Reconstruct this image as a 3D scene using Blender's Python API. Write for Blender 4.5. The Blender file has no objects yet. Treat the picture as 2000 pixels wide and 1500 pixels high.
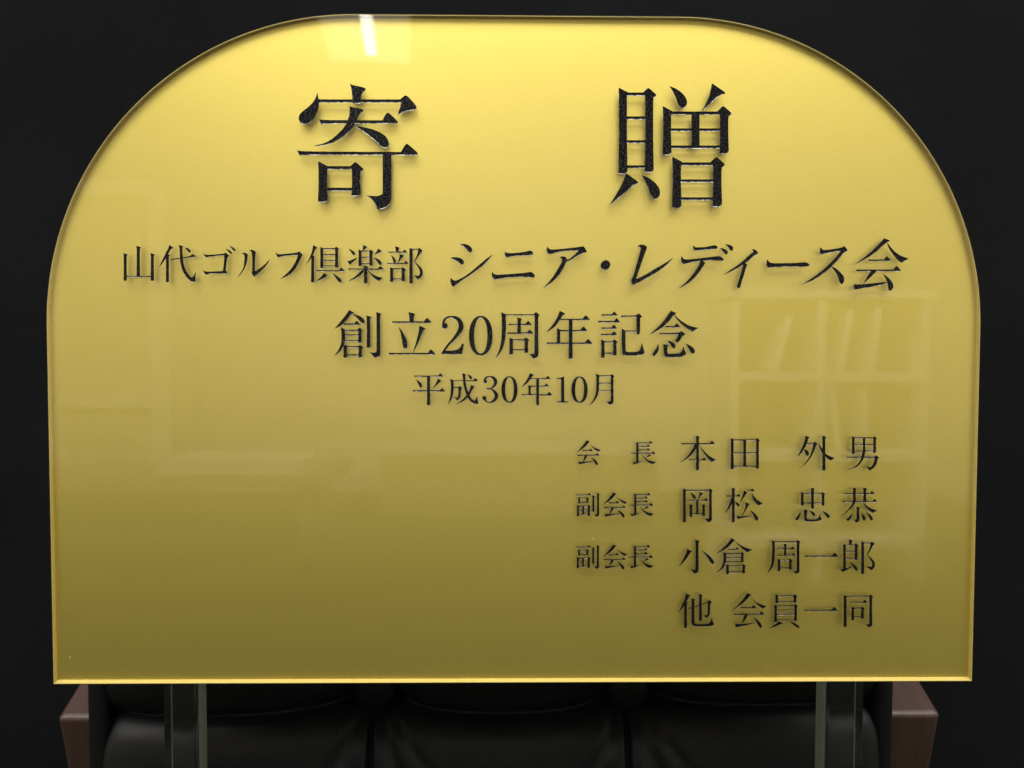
import bpy, bmesh, math, random
import numpy as np
from mathutils import Matrix, Vector, noise
from mathutils.geometry import delaunay_2d_cdt

R = math.radians
scene = bpy.context.scene
col = scene.collection

# ------------------------------------------------------------------ camera
FOCAL = 1555.0 / 2000.0 * 36.0          # main camera of a phone, 65 degrees across
CAM = Vector((0.0, -0.389, 0.800))
cam_rot = Matrix.Rotation(R(-0.77), 3, 'Z') @ Matrix.Rotation(R(90 - 2.1), 3, 'X') @ Matrix.Rotation(R(0.13), 3, 'Z')
cd = bpy.data.cameras.new('camera')
cd.sensor_width = 36.0
cd.lens = FOCAL
cd.clip_start = 0.01
cd.clip_end = 50.0
cd.dof.use_dof = True                   # focused on the plaque; the mirrored room lies far behind that
cd.dof.focus_distance = 0.390
cd.dof.aperture_fstop = 12.7
cam = bpy.data.objects.new('camera', cd)
cam.matrix_world = Matrix.Translation(CAM) @ cam_rot.to_4x4()
col.objects.link(cam)
scene.camera = cam

def at(u, v, Y):
    """point of the vertical plane y = Y that was measured at (u, v) on the 2000 x 1500 photograph"""
    d = cam_rot @ Vector(((u - 1000) / 1555.0, (750 - v) / 1555.0, -1.0))
    return CAM + d * ((Y - CAM.y) / d.y)

# ------------------------------------------------------------------ world and lamps
world = bpy.data.worlds.new('World')
scene.world = world
world.use_nodes = True
bg = world.node_tree.nodes['Background']
bg.inputs[0].default_value = (1.0, 0.95, 0.86, 1)
bg.inputs[1].default_value = 0.03

scene.view_settings.view_transform = 'Standard'
scene.view_settings.look = 'None'
scene.view_settings.exposure = 0.0
scene.view_settings.gamma = 1.0
scene.view_settings.use_curve_mapping = False

def area(name, loc, rot, sx, sy, power, color=(1.0, 0.93, 0.80)):
    l = bpy.data.lights.new(name, 'AREA')
    l.shape = 'RECTANGLE'
    l.size, l.size_y = sx, sy
    l.energy = power
    l.color = color
    o = bpy.data.objects.new(name, l)
    o.location = loc
    o.rotation_euler = rot
    col.objects.link(o)
    return o

# lit ceiling of the office in front of the plaque, and the single tube mirrored in its sheet
area('ceiling_light', (0.10, -1.45, 2.60), (0, 0, 0), 4.2, 0.9, 140, (1.0, 0.965, 0.91))
area('ceiling_light', (0.10, -0.75, 2.50), (0, 0, 0), 2.8, 0.6, 105, (1.0, 0.965, 0.91))
area('fluorescent_tube', (-0.567, -2.94, 2.25), (0, 0, R(-6.2)), 0.052, 1.20, 3.6, (1.0, 0.98, 0.94))
area('lamp_reflector', (-0.590, -3.06, 2.27), (0, 0, R(-6.6)), 0.400, 1.24, 3.2, (1.0, 0.98, 0.86))

# ------------------------------------------------------------------ helpers
def tag(o, label=None, cat=None, group=None, kind=None):
    if label: o['label'] = label
    if cat: o['category'] = cat
    if group: o['group'] = group
    if kind: o['kind'] = kind
    return o

def empty(name, loc):
    o = bpy.data.objects.new(name, None)
    o.empty_display_size = 0.05
    o.location = loc
    col.objects.link(o)
    return o

def link_mesh(name, me, m, parent=None, loc=None):
    o = bpy.data.objects.new(name, me)
    if m is not None:
        me.materials.clear()
        me.materials.append(m)
    col.objects.link(o)
    if loc is not None:
        o.location = loc
    if parent is not None:
        o.parent = parent
        o.matrix_parent_inverse = Matrix.Translation(-parent.location)
    return o

def obj(name, bm, m, parent=None, smooth=False, loc=None):
    me = bpy.data.meshes.new(name)
    bm.normal_update()
    bm.to_mesh(me)
    bm.free()
    if smooth:
        for p in me.polygons:
            p.use_smooth = True
    return link_mesh(name, me, m, parent, loc)

def box(x0, x1, y0, y1, z0, z1, bev=0.0, seg=2):
    bm = bmesh.new()
    bmesh.ops.create_cube(bm, size=1.0)
    for v in bm.verts:
        v.co = Vector(((x0 + x1) / 2 + v.co.x * (x1 - x0), (y0 + y1) / 2 + v.co.y * (y1 - y0), (z0 + z1) / 2 + v.co.z * (z1 - z0)))
    if bev:
        bmesh.ops.bevel(bm, geom=bm.edges[:], offset=bev, segments=seg, profile=0.5, affect='EDGES')
    return bm

def ring(bm, pts, y):
    return [bm.verts.new((x, y, z)) for x, z in pts]

def bridge(bm, a, b):
    n = len(a)
    for i in range(n):
        bm.faces.new((a[i], a[(i + 1) % n], b[(i + 1) % n], b[i]))

class NT:
    def __init__(s, name):
        s.m = bpy.data.materials.new(name)
        s.m.use_nodes = True
        s.t = s.m.node_tree
        s.p = s.t.nodes['Principled BSDF']
    def n(s, kind, **kw):
        x = s.t.nodes.new(kind)
        for k, v in kw.items():
            if k.startswith('i_'):
                x.inputs[k[2:].replace('_', ' ')].default_value = v
            else:
                setattr(x, k, v)
        return x
    def l(s, a, b):
        s.t.links.new(a, b)
    def coords(s, scale=(1, 1, 1)):
        tc = s.n('ShaderNodeTexCoord')
        mp = s.n('ShaderNodeMapping')
        mp.inputs['Scale'].default_value = scale
        s.l(tc.outputs['Object'], mp.inputs['Vector'])
        return mp.outputs['Vector']
    def noise(s, scale, detail=3.0, rough=0.5, vec=None, stretch=(1, 1, 1)):
        x = s.n('ShaderNodeTexNoise')
        x.inputs['Scale'].default_value = scale
        x.inputs['Detail'].default_value = detail
        x.inputs['Roughness'].default_value = rough
        s.l(vec if vec is not None else s.coords(stretch), x.inputs['Vector'])
        return x.outputs['Fac']
    def ramp(s, fac, a, b, p0=0.0, p1=1.0):
        r = s.n('ShaderNodeValToRGB')
        r.color_ramp.elements[0].position = p0
        r.color_ramp.elements[0].color = (*a, 1) if len(a) == 3 else a
        r.color_ramp.elements[1].position = p1
        r.color_ramp.elements[1].color = (*b, 1) if len(b) == 3 else b
        s.l(fac, r.inputs['Fac'])
        return r.outputs['Color']
    def bump(s, fac, strength, dist):
        b = s.n('ShaderNodeBump')
        b.inputs['Strength'].default_value = strength
        b.inputs['Distance'].default_value = dist
        s.l(fac, b.inputs['Height'])
        s.l(b.outputs['Normal'], s.p.inputs['Normal'])
        return b
    def set(s, **kw):
        for k, v in kw.items():
            s.p.inputs[k.replace('_', ' ')].default_value = v
        return s

# ------------------------------------------------------------------ materials
def gold_paint():
    k = NT('gold_paint').set(Metallic=1.0, Roughness=0.405)
    g = k.noise(1300, 3, 0.65)
    k.l(k.ramp(g, (0.580, 0.486, 0.118), (0.630, 0.529, 0.138), 0.35, 0.65), k.p.inputs['Base Color'])
    k.bump(g, 0.05, 0.0001)
    return k.m

def edge_glow_paint():
    k = NT('yellow_edge_glow_paint').set(Roughness=0.55)
    g = k.noise(900, 3, 0.6)
    k.l(k.ramp(g, (0.235, 0.185, 0.050), (0.28, 0.225, 0.064), 0.3, 0.7), k.p.inputs['Base Color'])
    return k.m

def clear_sheet():
    k = NT('clear_acrylic_sheet')
    k.t.nodes.remove(k.p)
    tr = k.n('ShaderNodeBsdfTransparent')
    tr.inputs['Color'].default_value = (1, 0.995, 0.97, 1)
    gl = k.n('ShaderNodeBsdfGlossy')
    # faint wiping marks: the polish is a little duller in patches
    sm = k.ramp(k.noise(14, 5, 0.7, stretch=(0.5, 1, 1.3)), (0.010,) * 3, (0.075,) * 3, 0.42, 0.78)
    k.l(sm, gl.inputs['Roughness'])
    # mirror share of a polished face: 4 % straight on, more at a slant, alike from both sides
    ge = k.n('ShaderNodeNewGeometry')
    dt = k.n('ShaderNodeVectorMath', operation='DOT_PRODUCT')
    k.l(ge.outputs['Normal'], dt.inputs[0]); k.l(ge.outputs['Incoming'], dt.inputs[1])
    ab = k.n('ShaderNodeMath', operation='ABSOLUTE'); k.l(dt.outputs['Value'], ab.inputs[0])
    om = k.n('ShaderNodeMath', operation='SUBTRACT'); om.inputs[0].default_value = 1.0; k.l(ab.outputs[0], om.inputs[1])
    pw = k.n('ShaderNodeMath', operation='POWER'); k.l(om.outputs[0], pw.inputs[0]); pw.inputs[1].default_value = 5.0
    fr = k.n('ShaderNodeMath', operation='MULTIPLY_ADD'); k.l(pw.outputs[0], fr.inputs[0]); fr.inputs[1].default_value = 0.95; fr.inputs[2].default_value = 0.05
    mx = k.n('ShaderNodeMixShader')
    k.l(fr.outputs[0], mx.inputs[0])
    k.l(tr.outputs[0], mx.inputs[1])
    k.l(gl.outputs[0], mx.inputs[2])
    k.l(mx.outputs[0], k.t.nodes['Material Output'].inputs['Surface'])
    return k.m

def acrylic_bar():
    return NT('clear_acrylic_bar').set(Base_Color=(0.88, 0.88, 0.90, 1), Roughness=0.02, IOR=1.49, Transmission_Weight=1.0).m

def black_letter():
    k = NT('black_raised_print').set(Roughness=0.24)
    k.p.inputs['Base Color'].default_value = (0.0022, 0.0022, 0.0026, 1)
    g = k.noise(2300, 2, 0.7, stretch=(0.55, 1, 1.4))
    sp = k.ramp(k.noise(1500, 3, 0.75, stretch=(0.6, 1, 1.7)), (0.02, 0.02, 0.02), (1.0, 1.0, 1.0), 0.50, 0.64)
    k.l(sp, k.p.inputs['Specular IOR Level'])
    k.bump(g, 0.10, 0.00020)
    return k.m

def letter_side():
    k = NT('black_cut_edge').set(Roughness=0.22, IOR=1.55)
    k.p.inputs['Base Color'].default_value = (0.006, 0.006, 0.006, 1)
    k.l(k.ramp(k.noise(420, 3, 0.6), (0.03, 0.03, 0.03), (0.8, 0.8, 0.8), 0.40, 0.70), k.p.inputs['Specular IOR Level'])
    k.bump(k.noise(1400, 2, 0.6), 0.3, 0.0002)
    return k.m

def leather():
    k = NT('black_leather').set(Roughness=0.5, Specular_IOR_Level=0.14)
    v = k.n('ShaderNodeTexVoronoi', feature='DISTANCE_TO_EDGE')
    v.inputs['Scale'].default_value = 520
    k.l(k.coords(), v.inputs['Vector'])
    g = k.noise(160, 4, 0.6)
    mx = k.n('ShaderNodeMath', operation='MULTIPLY_ADD')
    k.l(v.outputs['Distance'], mx.inputs[0])
    mx.inputs[1].default_value = 0.8
    k.l(g, mx.inputs[2])
    k.l(k.ramp(k.noise(25, 3, 0.6), (0.003, 0.0032, 0.0034), (0.005, 0.0053, 0.0056)), k.p.inputs['Base Color'])
    k.bump(mx.outputs[0], 0.14, 0.0005)
    return k.m

def dark_wood():
    k = NT('dark_brown_wood').set(Roughness=0.45, Specular_IOR_Level=0.4)
    g = k.noise(150, 6, 0.7, stretch=(1.0, 0.12, 0.12))
    k.l(k.ramp(g, (0.022, 0.0100, 0.0072), (0.040, 0.0215, 0.0170), 0.3, 0.7), k.p.inputs['Base Color'])
    k.bump(k.noise(700, 3, 0.6), 0.15, 0.0004)
    return k.m

def wall_cloth():
    k = NT('charcoal_wall').set(Roughness=0.9, Specular_IOR_Level=0.07)
    g = k.noise(3.0, 4, 0.55)
    k.l(k.ramp(g, (0.0014, 0.0017, 0.0020), (0.0030, 0.0034, 0.0040), 0.3, 0.7), k.p.inputs['Base Color'])
    k.bump(k.noise(420, 4, 0.7), 0.5, 0.002)
    return k.m

M_EDGE, M_SIDE = edge_glow_paint(), letter_side()
M_GOLD, M_CLEAR, M_BAR, M_BLACK = gold_paint(), clear_sheet(), acrylic_bar(), black_letter()
M_LEATHER, M_WOOD, M_WALL = leather(), dark_wood(), wall_cloth()

# ------------------------------------------------------------------ setting
bm = box(-3.0, 3.0, 0.62, 0.70, -0.05, 2.75)
tag(obj('wall', bm, M_WALL), kind='structure')
bm = box(-3.0, 3.0, -4.5, 0.62, -0.05, 0.0)
k = NT('dark_carpet').set(Roughness=0.95, Specular_IOR_Level=0.1)
k.l(k.ramp(k.noise(12, 4, 0.6), (0.0122, 0.0138, 0.0088), (0.0196, 0.0220, 0.0142)), k.p.inputs['Base Color'])
tag(obj('floor', bm, k.m), kind='structure')

# the rest of the office, seen only as a faint mirror image in the sheet and as the light it throws back
k = NT('white_plaster').set(Roughness=0.9, Specular_IOR_Level=0.2)
k.l(k.ramp(k.noise(5, 4, 0.6), (0.77, 0.745, 0.70), (0.83, 0.80, 0.755)), k.p.inputs['Base Color'])
for name, b in (('office_wall', (-2.9, 2.9, -4.35, -4.25, 0.0, 2.7)), ('side_wall', (-2.75, -2.65, -4.25, 0.62, 0.0, 2.7)),
                ('side_wall', (2.5, 2.6, -4.25, 0.62, 0.0, 2.7)), ('ceiling', (-3.0, 3.0, -4.35, 0.62, 2.7, 2.75))):
    tag(obj(name, box(*b), k.m), kind='structure')

k = NT('matt_black_trim_shade').set(Roughness=0.6, Specular_IOR_Level=0.12)
k.l(k.ramp(k.noise(40, 3, 0.5), (0.0016, 0.0017, 0.0019), (0.0026, 0.0028, 0.0030)), k.p.inputs['Base Color'])
k.bump(k.noise(500, 3, 0.6), 0.2, 0.0004)
M_TRIM_SHADE = k.m

# furniture of the office that shows as a faint mirror image in the clear sheet, and one added block
k = NT('pale_melamine').set(Roughness=0.5)
k.l(k.ramp(k.noise(30, 3, 0.5), (0.68, 0.66, 0.58), (0.74, 0.72, 0.64)), k.p.inputs['Base Color'])
M_PALE = k.m
k = NT('tan_board').set(Roughness=0.7)
k.l(k.ramp(k.noise(20, 3, 0.5), (0.50, 0.46, 0.37), (0.57, 0.53, 0.43)), k.p.inputs['Base Color'])
M_TAN = k.m

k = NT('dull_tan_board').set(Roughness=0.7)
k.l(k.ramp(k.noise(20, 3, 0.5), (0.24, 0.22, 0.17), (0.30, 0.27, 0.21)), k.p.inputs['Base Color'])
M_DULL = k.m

bc = empty('bookcase', (1.15, -2.5, 0.0))
tag(bc, 'low pale open bookcase mirrored in the right half of the gold plaque', 'bookcase')
obj('back_panel', box(0.82, 1.48, -2.70, -2.69, 0.0, 1.02), M_TAN, bc)
for x in (0.80, 1.105, 1.47):
    obj('side_panel', box(x, x + 0.03, -2.69, -2.38, 0.0, 1.0), M_PALE, bc)
obj('top', box(0.78, 1.52, -2.69, -2.37, 1.0, 1.03), M_PALE, bc)
for x0, x1 in ((0.831, 1.104), (1.136, 1.469)):
    for z in (0.12, 0.43, 0.71):
        obj('shelf', box(x0, x1, -2.688, -2.385, z, z + 0.03), M_PALE, bc)
for i, (x, z, h, lean, how) in enumerate(((1.19, 0.741, 0.22, -9, 'leaning at the left of the upper right shelf'), (1.30, 0.741, 0.23, -6, 'upright at the right of the upper right shelf'),
                                          (1.19, 0.461, 0.23, 8, 'leaning at the left of the middle right shelf'), (1.29, 0.461, 0.21, 5, 'upright at the right of the middle right shelf'), (0.96, 0.741, 0.2, -14, 'leaning alone on the upper left shelf'))):
    bm = box(-0.012, 0.012, -0.09, 0.09, 0, h)
    bmesh.ops.rotate(bm, verts=bm.verts[:], cent=(0, 0, 0), matrix=Matrix.Rotation(R(-lean), 3, 'Y'))
    f = obj('file_binder', bm, M_PALE, None, loc=(x, -2.48, z + 0.004))
    tag(f, 'white file binder ' + how + ' of the mirrored bookcase', 'binder', 'binders in the mirrored bookcase')

cb = empty('cabinet', (-1.68, -3.1, 0.0))
tag(cb, 'white framed cabinet mirrored at the left edge of the gold plaque', 'cabinet')
obj('door_panel', box(-1.90, -1.46, -3.14, -3.10, 0.32, 1.55), M_TAN, cb)
for x in (-1.97, -1.52):
    obj('stile', box(x, x + 0.07, -3.13, -3.07, 0.32, 1.55), M_PALE, cb)
for z in (0.565, 1.48):
    obj('rail', box(-1.899, -1.521, -3.13, -3.075, z, z + 0.07), M_PALE, cb)

lt = empty('low_table', (-1.4, -2.95, 0.0))
tag(lt, 'long low pale table mirrored across the lower left of the gold plaque', 'table')
obj('table_top', box(-2.2, -0.70, -3.3, -2.75, 0.27, 0.315), M_DULL, lt)
for x in (-2.1, -0.82):
    for y in (-3.24, -2.86):
        obj('leg', box(x, x + 0.05, y, y + 0.05, 0.0, 0.2695), M_DULL, lt)
bm = box(-1.38, -0.80, -3.16, -2.80, 0.317, 0.375)
for v in bm.verts:
    if v.co.z > 0.35: v.co.x *= 0.985
tag(obj('paper_stack', bm, M_PALE), 'flat stack of white papers on the mirrored low table', 'papers')

sb = empty('added_block', (0.05, -3.7, 0.0))  # unseen low block, added to break the mirrored line of wall and floor
tag(sb, 'added low tan block that softens the mirrored wall and floor line in the gold plaque', 'added_block')
obj('block_body', box(-0.60, 0.78, -3.95, -3.55, 0.0, 0.30), M_DULL, sb)
obj('top', box(-0.62, 0.80, -3.96, -3.53, 0.302, 0.325), M_PALE, sb)

# ------------------------------------------------------------------ armchair the plaque stands on
BACK_Y = 0.050                       # mean depth of the leather behind the plaque
chair = empty('armchair', (0.0, 0.05, 0.0))
tag(chair, 'black buttoned leather armchair with brown wooden arms behind and below the gold plaque', 'armchair')

SEAT_Z = 0.42
pL, pR = at(196, 1420, BACK_Y), at(1722, 1420, BACK_Y)
XL, XR = pL.x, pR.x
b1, b2 = at(725, 1366, BACK_Y), at(1235, 1366, BACK_Y)
zfold = at(960, 1412, BACK_Y).z

def fold_z(x):
    """height of the horizontal fold: it sags between the buttons"""
    if x < b1.x:
        t = (x - XL) / (b1.x - XL)
        return at(960, 1408, BACK_Y).z * 1.0 + (b1.z - 0.004 - at(960, 1408, BACK_Y).z) * (max(0, t) ** 2.6) - 0.003 * math.sin(math.pi * min(1, max(0, t)))
    if x > b2.x:
        t = (XR - x) / (XR - b2.x)
        return at(960, 1388, BACK_Y).z + (b2.z - 0.004 - at(960, 1388, BACK_Y).z) * (max(0, t) ** 2.6) - 0.003 * math.sin(math.pi * min(1, max(0, t)))
    t = abs(2 * (x - b1.x) / (b2.x - b1.x) - 1)
    return zfold + (b1.z - 0.004 - zfold) * (t ** 2.2)

def back_depth(x, z):
    """how far the leather stands out towards the camera"""
    d = 0.0
    zf = fold_z(x)
    s = z - zf
    if s >= 0:                       # the upper roll hangs over the fold
        d += 0.012 * (1 - math.exp(-s / 0.006)) + 0.006 * math.sin(min(1, s / 0.12) * math.pi)
    else:                            # the lower cushion swells out below it
        d += 0.016 * (1 - math.exp(s / 0.007)) + 0.002 * math.sin(min(1, -s / 0.15) * math.pi)
    for b in (b1, b2):
        dx = x - b.x
        dist = math.hypot(dx, z - b.z)
        d -= 0.016 * math.exp(-(dist / 0.020) ** 2)
        if z < b.z:                  # crease below the button
            w = 0.0022 + 0.006 * math.exp(-(b.z - z) / 0.03)
            d -= 0.0060 * math.exp(-(dx + 0.0016) ** 2 / (2 * 0.0011 ** 2)) * min(1, (b.z - z) / 0.02)
            d -= 0.0035 * math.exp(-abs(dx) / 0.014)
            # slanting gathers spreading from the button
            for a, amp in ((0.34, 0.0034), (-0.55, 0.0022), (0.80, 0.0016)):
                u = dx - a * (b.z - z)
                d -= amp * math.exp(-(u / 0.0045) ** 2) * math.exp(-((b.z - z) - 0.026) ** 2 / (2 * 0.016 ** 2))
    for b in (b1, b2):               # puckered grain below each button
        if z < b.z:
            q = math.exp(-((x - b.x) / 0.022) ** 2) * math.exp(-(b.z - z) / 0.05)
            d += q * (0.0016 * noise.noise(Vector((x * 210, z * 42, b.x * 9))) + 0.0008 * noise.noise(Vector((x * 420, z * 130, 5.0))))
    n = noise.noise(Vector((x * 26, z * 26, 3.1))) * 0.0012 + noise.noise(Vector((x * 90, z * 60, 8.1))) * 0.0003
    edge = min(x - XL, XR - x)
    d -= 0.005 * math.exp(-max(0, edge) / 0.004)
    return d + n

def tufted_back():
    bm = bmesh.new()
    z0, z1 = SEAT_Z, 0.885
    xs = np.linspace(XL, XR, 520)
    zs = np.concatenate([np.linspace(z0, zfold - 0.06, 30), np.linspace(zfold - 0.058, zfold + 0.05, 110), np.linspace(zfold + 0.055, z1, 30)])
    rows = []
    for z in zs:
        rows.append([bm.verts.new((x, BACK_Y + 0.014 - back_depth(x, z), z)) for x in xs])
    for i in range(len(zs) - 1):
        for j in range(len(xs) - 1):
            bm.faces.new((rows[i][j], rows[i][j + 1], rows[i + 1][j + 1], rows[i + 1][j]))
    # sides, top and back close the cushion
    yb = BACK_Y + 0.10
    def cap(loop):
        bk = [bm.verts.new((v.co.x, yb, v.co.z)) for v in loop]
        for a in range(len(loop) - 1):
            bm.faces.new((loop[a], bk[a], bk[a + 1], loop[a + 1]))
        return bk
    cap([r[0] for r in rows]); cap([r[-1] for r in rows][::-1])
    cap(rows[-1]); cap(rows[0][::-1])
    q = [bm.verts.new((x, yb, z)) for x, z in ((XL, z0), (XR, z0), (XR, z1), (XL, z1))]
    bm.faces.new(q[::-1])
    return bm
obj('backrest', tufted_back(), M_LEATHER, chair, True)

for b in (b1, b2):
    bm = bmesh.new()
    bmesh.ops.create_uvsphere(bm, u_segments=40, v_segments=20, radius=1.0)
    for v in bm.verts:
        v.co = Vector((b.x + v.co.x * 0.0125, BACK_Y + 0.0150 + v.co.y * 0.0065, b.z + v.co.z * 0.0125))
    obj('button', bm, M_TRIM_SHADE, chair, True)  # darker than the leather: shade on the buttons put into the colour

# rounded bolsters down both sides of the back
for u0, u1 in ((163, 205), (1714, 1752)):
    xa, xb = at(u0, 1400, BACK_Y).x, at(u1, 1400, BACK_Y).x
    bm = box(xa, xb, BACK_Y + 0.002, BACK_Y + 0.11, SEAT_Z, 0.885, 0.0045, 4)
    obj('side_bolster', bm, M_TRIM_SHADE, chair, True)

# brown wooden arms: blocks that lean back
def arm(u_out, u_in, v_edge):
    yf = BACK_Y + 0.022
    a, b = at(u_out, v_edge, yf), at(u_in, v_edge, yf)
    w = abs(b.x - a.x)
    bm = bmesh.new()
    prof = [(0, 0), (0.27, 0.27 * math.tan(R(24))), (0.34, -0.30), (0.078, -0.30)]
    l = [bm.verts.new((-w / 2, y, z)) for y, z in prof]
    r = [bm.verts.new((w / 2, y, z)) for y, z in prof]
    bm.faces.new(l); bm.faces.new(r[::-1]); bridge(bm, r, l)
    bmesh.ops.recalc_face_normals(bm, faces=bm.faces[:])
    bmesh.ops.bevel(bm, geom=bm.edges[:], offset=0.0030, segments=4, profile=0.5, affect='EDGES')
    bmesh.ops.translate(bm, verts=bm.verts[:], vec=((a.x + b.x) / 2, yf, a.z))
    return bm
obj('armrest', arm(111, 196, 1402), M_WOOD, chair, False)
obj('armrest', arm(1838, 1724, 1395), M_WOOD, chair, False)

bm = box(XL + 0.01, XR - 0.01, -0.33, BACK_Y + 0.03, SEAT_Z - 0.12, SEAT_Z, 0.02, 5)
obj('seat', bm, M_LEATHER, chair, True)

# ------------------------------------------------------------------ the plaque
T = 0.0030                            # thickness of the clear sheet in front of the gold
PX, HW, ZB, ZT, RAD = 0.0077, 0.2283, 0.6371, 0.9635, 0.150

def outline(inset=0.0, n=48):
    """flat bottom, straight sides, two quarter-round shoulders"""
    hw, zb, zt, r = HW - inset, ZB + inset, ZT - inset, RAD - inset
    pts = [(PX - hw, zb), (PX + hw, zb)]
    for i in range(n + 1):
        a = math.pi / 2 * i / n
        pts.append((PX + hw - r + r * math.cos(a), zt - r + r * math.sin(a)))
    for i in range(n + 1):
        a = math.pi / 2 + math.pi / 2 * i / n
        pts.append((PX - hw + r + r * math.cos(a), zt - r + r * math.sin(a)))
    return pts

plaque = empty('plaque', (PX, 0.0, ZB))
tag(plaque, 'gold presentation plaque with rounded shoulders and engraved black Japanese writing on clear legs', 'plaque')


# gold: the painted back of the sheet
bm = bmesh.new()
i_b = ring(bm, outline(0.00060), T)
o_b = ring(bm, outline(0.00060), T + 0.0012)
bridge(bm, i_b, o_b)
bm.faces.new(i_b); bm.faces.new(o_b[::-1])
bmesh.ops.recalc_face_normals(bm, faces=bm.faces[:])
obj('gold_backing', bm, M_GOLD, plaque)

# sawn edge of the sheet, matt yellow in place of the glow inside it: a thin band that catches the ceiling light
def drafted(inset, low):  # bottom wall slanted so the band shows brighter and wider
    return [(x, z + (low if z < ZB + 0.02 else 0.0)) for x, z in outline(inset)]
bm = bmesh.new()
o_f = ring(bm, outline(0.00030), 0.0006)
i_f = ring(bm, drafted(0.00055, 0.0), 0.0006)
i_b = ring(bm, drafted(0.0008, 0.0006), T - 0.00005)
o_b = ring(bm, outline(0.00030), T + 0.0011)
bridge(bm, i_f, o_f); bridge(bm, i_b, i_f); bridge(bm, o_f, o_b); bridge(bm, o_b, i_b)
bmesh.ops.recalc_face_normals(bm, faces=bm.faces[:])
obj('edge_band', bm, M_EDGE, plaque)

# clear face with a small polished chamfer
bm = bmesh.new()
f0 = ring(bm, outline(0.0006), 0.0)
f1 = ring(bm, outline(0.0), 0.0005)
f2 = ring(bm, outline(0.0), T + 0.0012)
bm.faces.new(f0); bridge(bm, f1, f0); bridge(bm, f2, f1)
bmesh.ops.recalc_face_normals(bm, faces=bm.faces[:])
for f in bm.faces:
    if len(f.verts) > 10 and f.normal.y > 0:
        bmesh.ops.reverse_faces(bm, faces=bm.faces[:]); break
obj('clear_face', bm, M_CLEAR, plaque)

# specks of dust on the face
k = NT('pale_dust').set(Roughness=0.9)
k.p.inputs['Base Color'].default_value = (0.42, 0.39, 0.28, 1)
for u, v, r in ((137, 1284, 0.00020), (662, 1030, 0.00017), (1158, 1053, 0.00022), (1772, 1081, 0.00018)):
    c = at(u, v, -0.0001)
    bm = bmesh.new()
    bmesh.ops.create_icosphere(bm, subdivisions=1, radius=r)
    for w in bm.verts:
        w.co.y *= 0.4
        w.co.x *= 1.3
    obj('dust_speck', bm, k.m, plaque, loc=c)

# clear acrylic legs fixed behind the plaque
LEG_Y = T + 0.0016
for u0, u1 in ((320, 381), (1617, 1686)):
    x0, x1 = at(u0, 1400, LEG_Y).x, at(u1, 1400, LEG_Y).x
    bm = box(x0, x1, LEG_Y, LEG_Y + 0.016, SEAT_Z, ZB + 0.10, 0.0006, 2)
    obj('stand_leg', bm, M_BAR, plaque)

# ------------------------------------------------------------------ engraved writing
def catmull(pts, n=8):
    P = np.array(pts, float)
    if len(P) < 3:
        return P
    Q = np.vstack([2 * P[0] - P[1], P, 2 * P[-1] - P[-2]])
    out = []
    for i in range(1, len(Q) - 2):
        p0, p1, p2, p3 = Q[i - 1], Q[i], Q[i + 1], Q[i + 2]
        for t in np.linspace(0, 1, n, endpoint=False):
            out.append(0.5 * (2 * p1 + (p2 - p0) * t + (2 * p0 - 5 * p1 + 4 * p2 - p3) * t * t + (3 * p1 - p0 - 3 * p2 + p3) * t ** 3))
    out.append(Q[-2])
    return np.array(out)

def soften(pts):
    """closed polygon: round the gentle turns, keep the sharp corners"""
    P = np.array(pts, float)
    n = len(P)
    out = []
    for i in range(n):
        a, b, c = P[i - 1], P[i], P[(i + 1) % n]
        u, v = b - a, c - b
        cu = np.dot(u, v) / (np.linalg.norm(u) * np.linalg.norm(v) + 1e-9)
        if cu > 0.62:
            for t in (0.0, 0.25, 0.5, 0.75, 1.0):
                p, q = b - u * 0.42, b + v * 0.42
                out.append((1 - t) ** 2 * p + 2 * t * (1 - t) * b + t * t * q)
        else:
            out.append(b)
    return np.array(out)

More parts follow.
